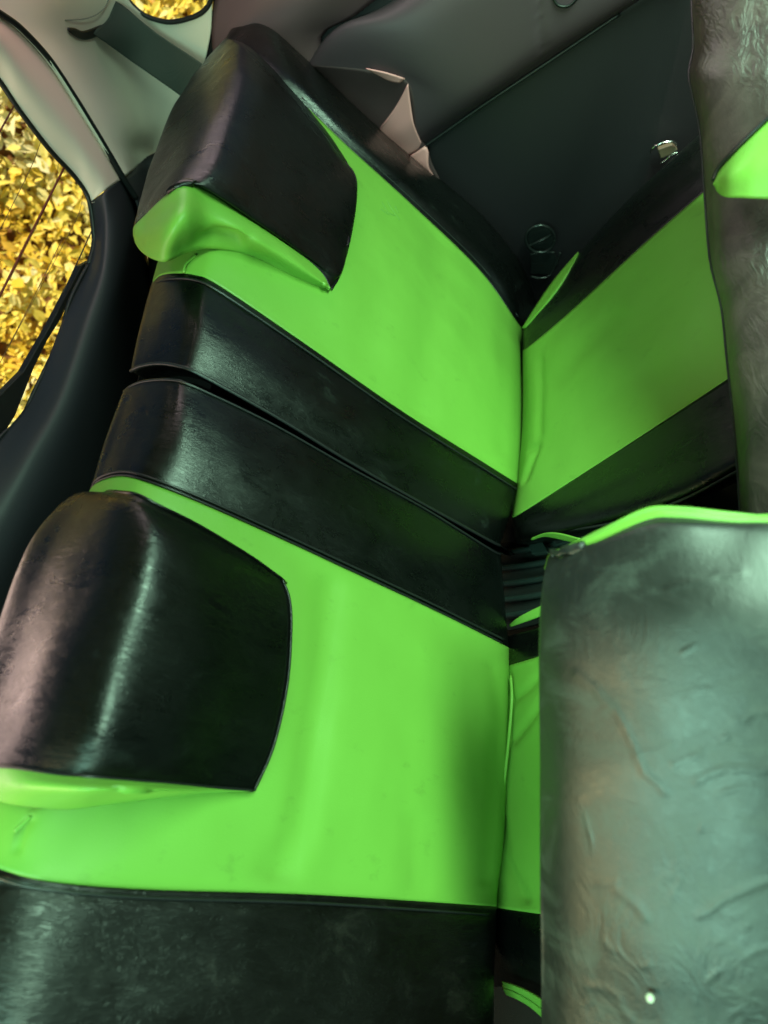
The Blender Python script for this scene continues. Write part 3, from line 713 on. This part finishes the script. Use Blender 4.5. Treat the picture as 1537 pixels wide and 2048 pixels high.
CRK = [[(1365, 1305), (1400, 1290), (1440, 1275), (1525, 1258)], [(1345, 1528), (1400, 1505), (1452, 1474)], [(1392, 1562), (1450, 1545), (1545, 1540)],
       [(1402, 1662), (1420, 1610), (1460, 1578), (1545, 1582)], [(1338, 1806), (1360, 1760)], [(1398, 1832), (1470, 1792), (1545, 1760)], [(1428, 1882), (1500, 1850)],
       [(1468, 1440), (1545, 1425)], [(1340, 1180), (1400, 1160), (1480, 1150)], [(1380, 1390), (1450, 1370), (1545, 1350)], [(1420, 1960), (1480, 1920), (1545, 1890)],
       [(1160, 1350), (1210, 1400), (1250, 1450), (1290, 1545), (1335, 1585)], [(1262, 1520), (1340, 1488)], [(1162, 1762), (1190, 1768), (1235, 1764)],
       [(1236, 1785), (1262, 1802), (1294, 1835)], [(1160, 1600), (1176, 1650), (1190, 1720)], [(1210, 1880), (1250, 1920), (1300, 1930)], [(1180, 1970), (1230, 1990), (1260, 2040)]]
def wob(c, k):                       # a crease wanders a little
    p = cr([Vector((x, y, 0)) for x, y in c], 9)
    return [(q.x + 9 * noise.noise(Vector((q.x * .03, q.y * .03, k))), q.y + 9 * noise.noise(Vector((q.x * .03, q.y * .03, k + 50)))) for q in p]
face = loft('backrest', [UP(r) for r in rows], FRONTL, fn, 260, 300, 0.004, by_index=True, rough=.0025,
            dents=[(wob(c, i), -.00036 - .0001 * (i % 3), 4.5 + 2 * (i % 3)) for i, c in enumerate(CRK)])
rim0 = [(1098, 1108, .52), (1185, 1068, .485), (1285, 1018, .465), (1355, 1013, .455), (1460, 1024, .447), (1570, 1036, .44), (1760, 1040, .43)]
r0 = rows[0][:7]
loft('side_panel', [UP(r0), UP([(x - 4, y - 12, k + .002) for x, y, k in r0]), UP(rim0), UP([(x - 10, y + 30, k + .07) for x, y, k in rim0])], LIME, face, 60, 24, .003, by_index=True)
back = [[(x + 10 if j == 0 else x, y, k) for j, (x, y, k) in enumerate(r)][0] for r in rows[1:]]
loft('rear_cover', [UP(back), UP([(x + 12, y + (20 if i == 0 else 0), k + .05) for i, (x, y, k) in enumerate(back)]), UP([(x + 60, y + (40 if i == 0 else 0), k + .16) for i, (x, y, k) in enumerate(back)])], FRONTL, face, 50, 16, .003, by_index=True)
bm_ = bpy.data.meshes.new('cream_bead')
bead = empty('cream_bead', U(1300, 1996, .418), 'tiny cream bead stuck on the near front seat backrest', 'bead')
cc = U(1300, 1996, .421); nrm = (CAM - cc).normalized(); ta = nrm.cross(Vector((0, 0, 1))).normalized(); tb = nrm.cross(ta)
V, Fc = [], []
for j in range(7):
    for i in range(16):
        g = 2 * math.pi * i / 16; e = math.pi / 2 * j / 6
        V.append(cc + (ta * math.cos(g) + tb * math.sin(g)) * .0029 * math.cos(e) + nrm * .0028 * math.sin(e))
for j in range(6):
    for i in range(16): Fc.append((j * 16 + i, j * 16 + (i + 1) % 16, (j + 1) * 16 + (i + 1) % 16, (j + 1) * 16 + i))
link('dome', V, Fc, CREAM, bead)

ff = empty('front_seat', U(1600, 500, .8), 'far front seat in the upper corner with wrinkled leather and a lime triangle', 'car seat', 'front seats')
left = [(1390, -200), (1386, 0), (1389, 90), (1380, 145), (1386, 185), (1400, 250), (1406, 310), (1412, 400), (1422, 520), (1444, 610), (1456, 720), (1470, 850), (1482, 1010), (1490, 1200)]
kk = [.66, .66, .66, .66, .66, .66, .66, .66, .655, .65, .64, .63, .62, .61]
def frow(dx, dk): return UP([(x + dx, y, k - dk) for (x, y), k in zip(left, kk)])
fface = loft('backrest', [frow(0, 0), frow(10, .035), frow(45, .06), frow(110, .085), frow(220, .11), frow(420, .12), frow(900, .12), frow(1500, .10)], FRONTW, ff, 100, 60, .004, by_index=True, rough=.004)
loft('rear_cover', [frow(2, 0), frow(14, -.06), frow(60, -.16)], FRONTL, fface, 60, 14, .003, by_index=True)
tri_t = [(1428, 364), (1440, 338), (1470, 305), (1505, 270), (1537, 240), (1580, 200), (1640, 150)]
tri_b = [(1429, 372), (1436, 385), (1452, 394), (1490, 396), (1537, 398), (1590, 402), (1650, 410)]
kt = [.595, .585, .565, .55, .54, .53, .52]
loft('lime_panel', [UP([(x, y, k) for (x, y), k in zip(tri_t, kt)]), UP([((a[0] + b[0]) / 2 - (2 if i == 0 else 0), (a[1] + b[1]) / 2, k - .008) for i, (a, b, k) in enumerate(zip(tri_t, tri_b, kt))]), UP([(x, y, k) for (x, y), k in zip(tri_b, kt)])], LIME, fface, 50, 20, .004, by_index=True)
tube('piping', UP([(x - 2, y - 3, k - .001) for (x, y), k in zip(tri_t, kt)]), .002, PIPE, fface, 40)
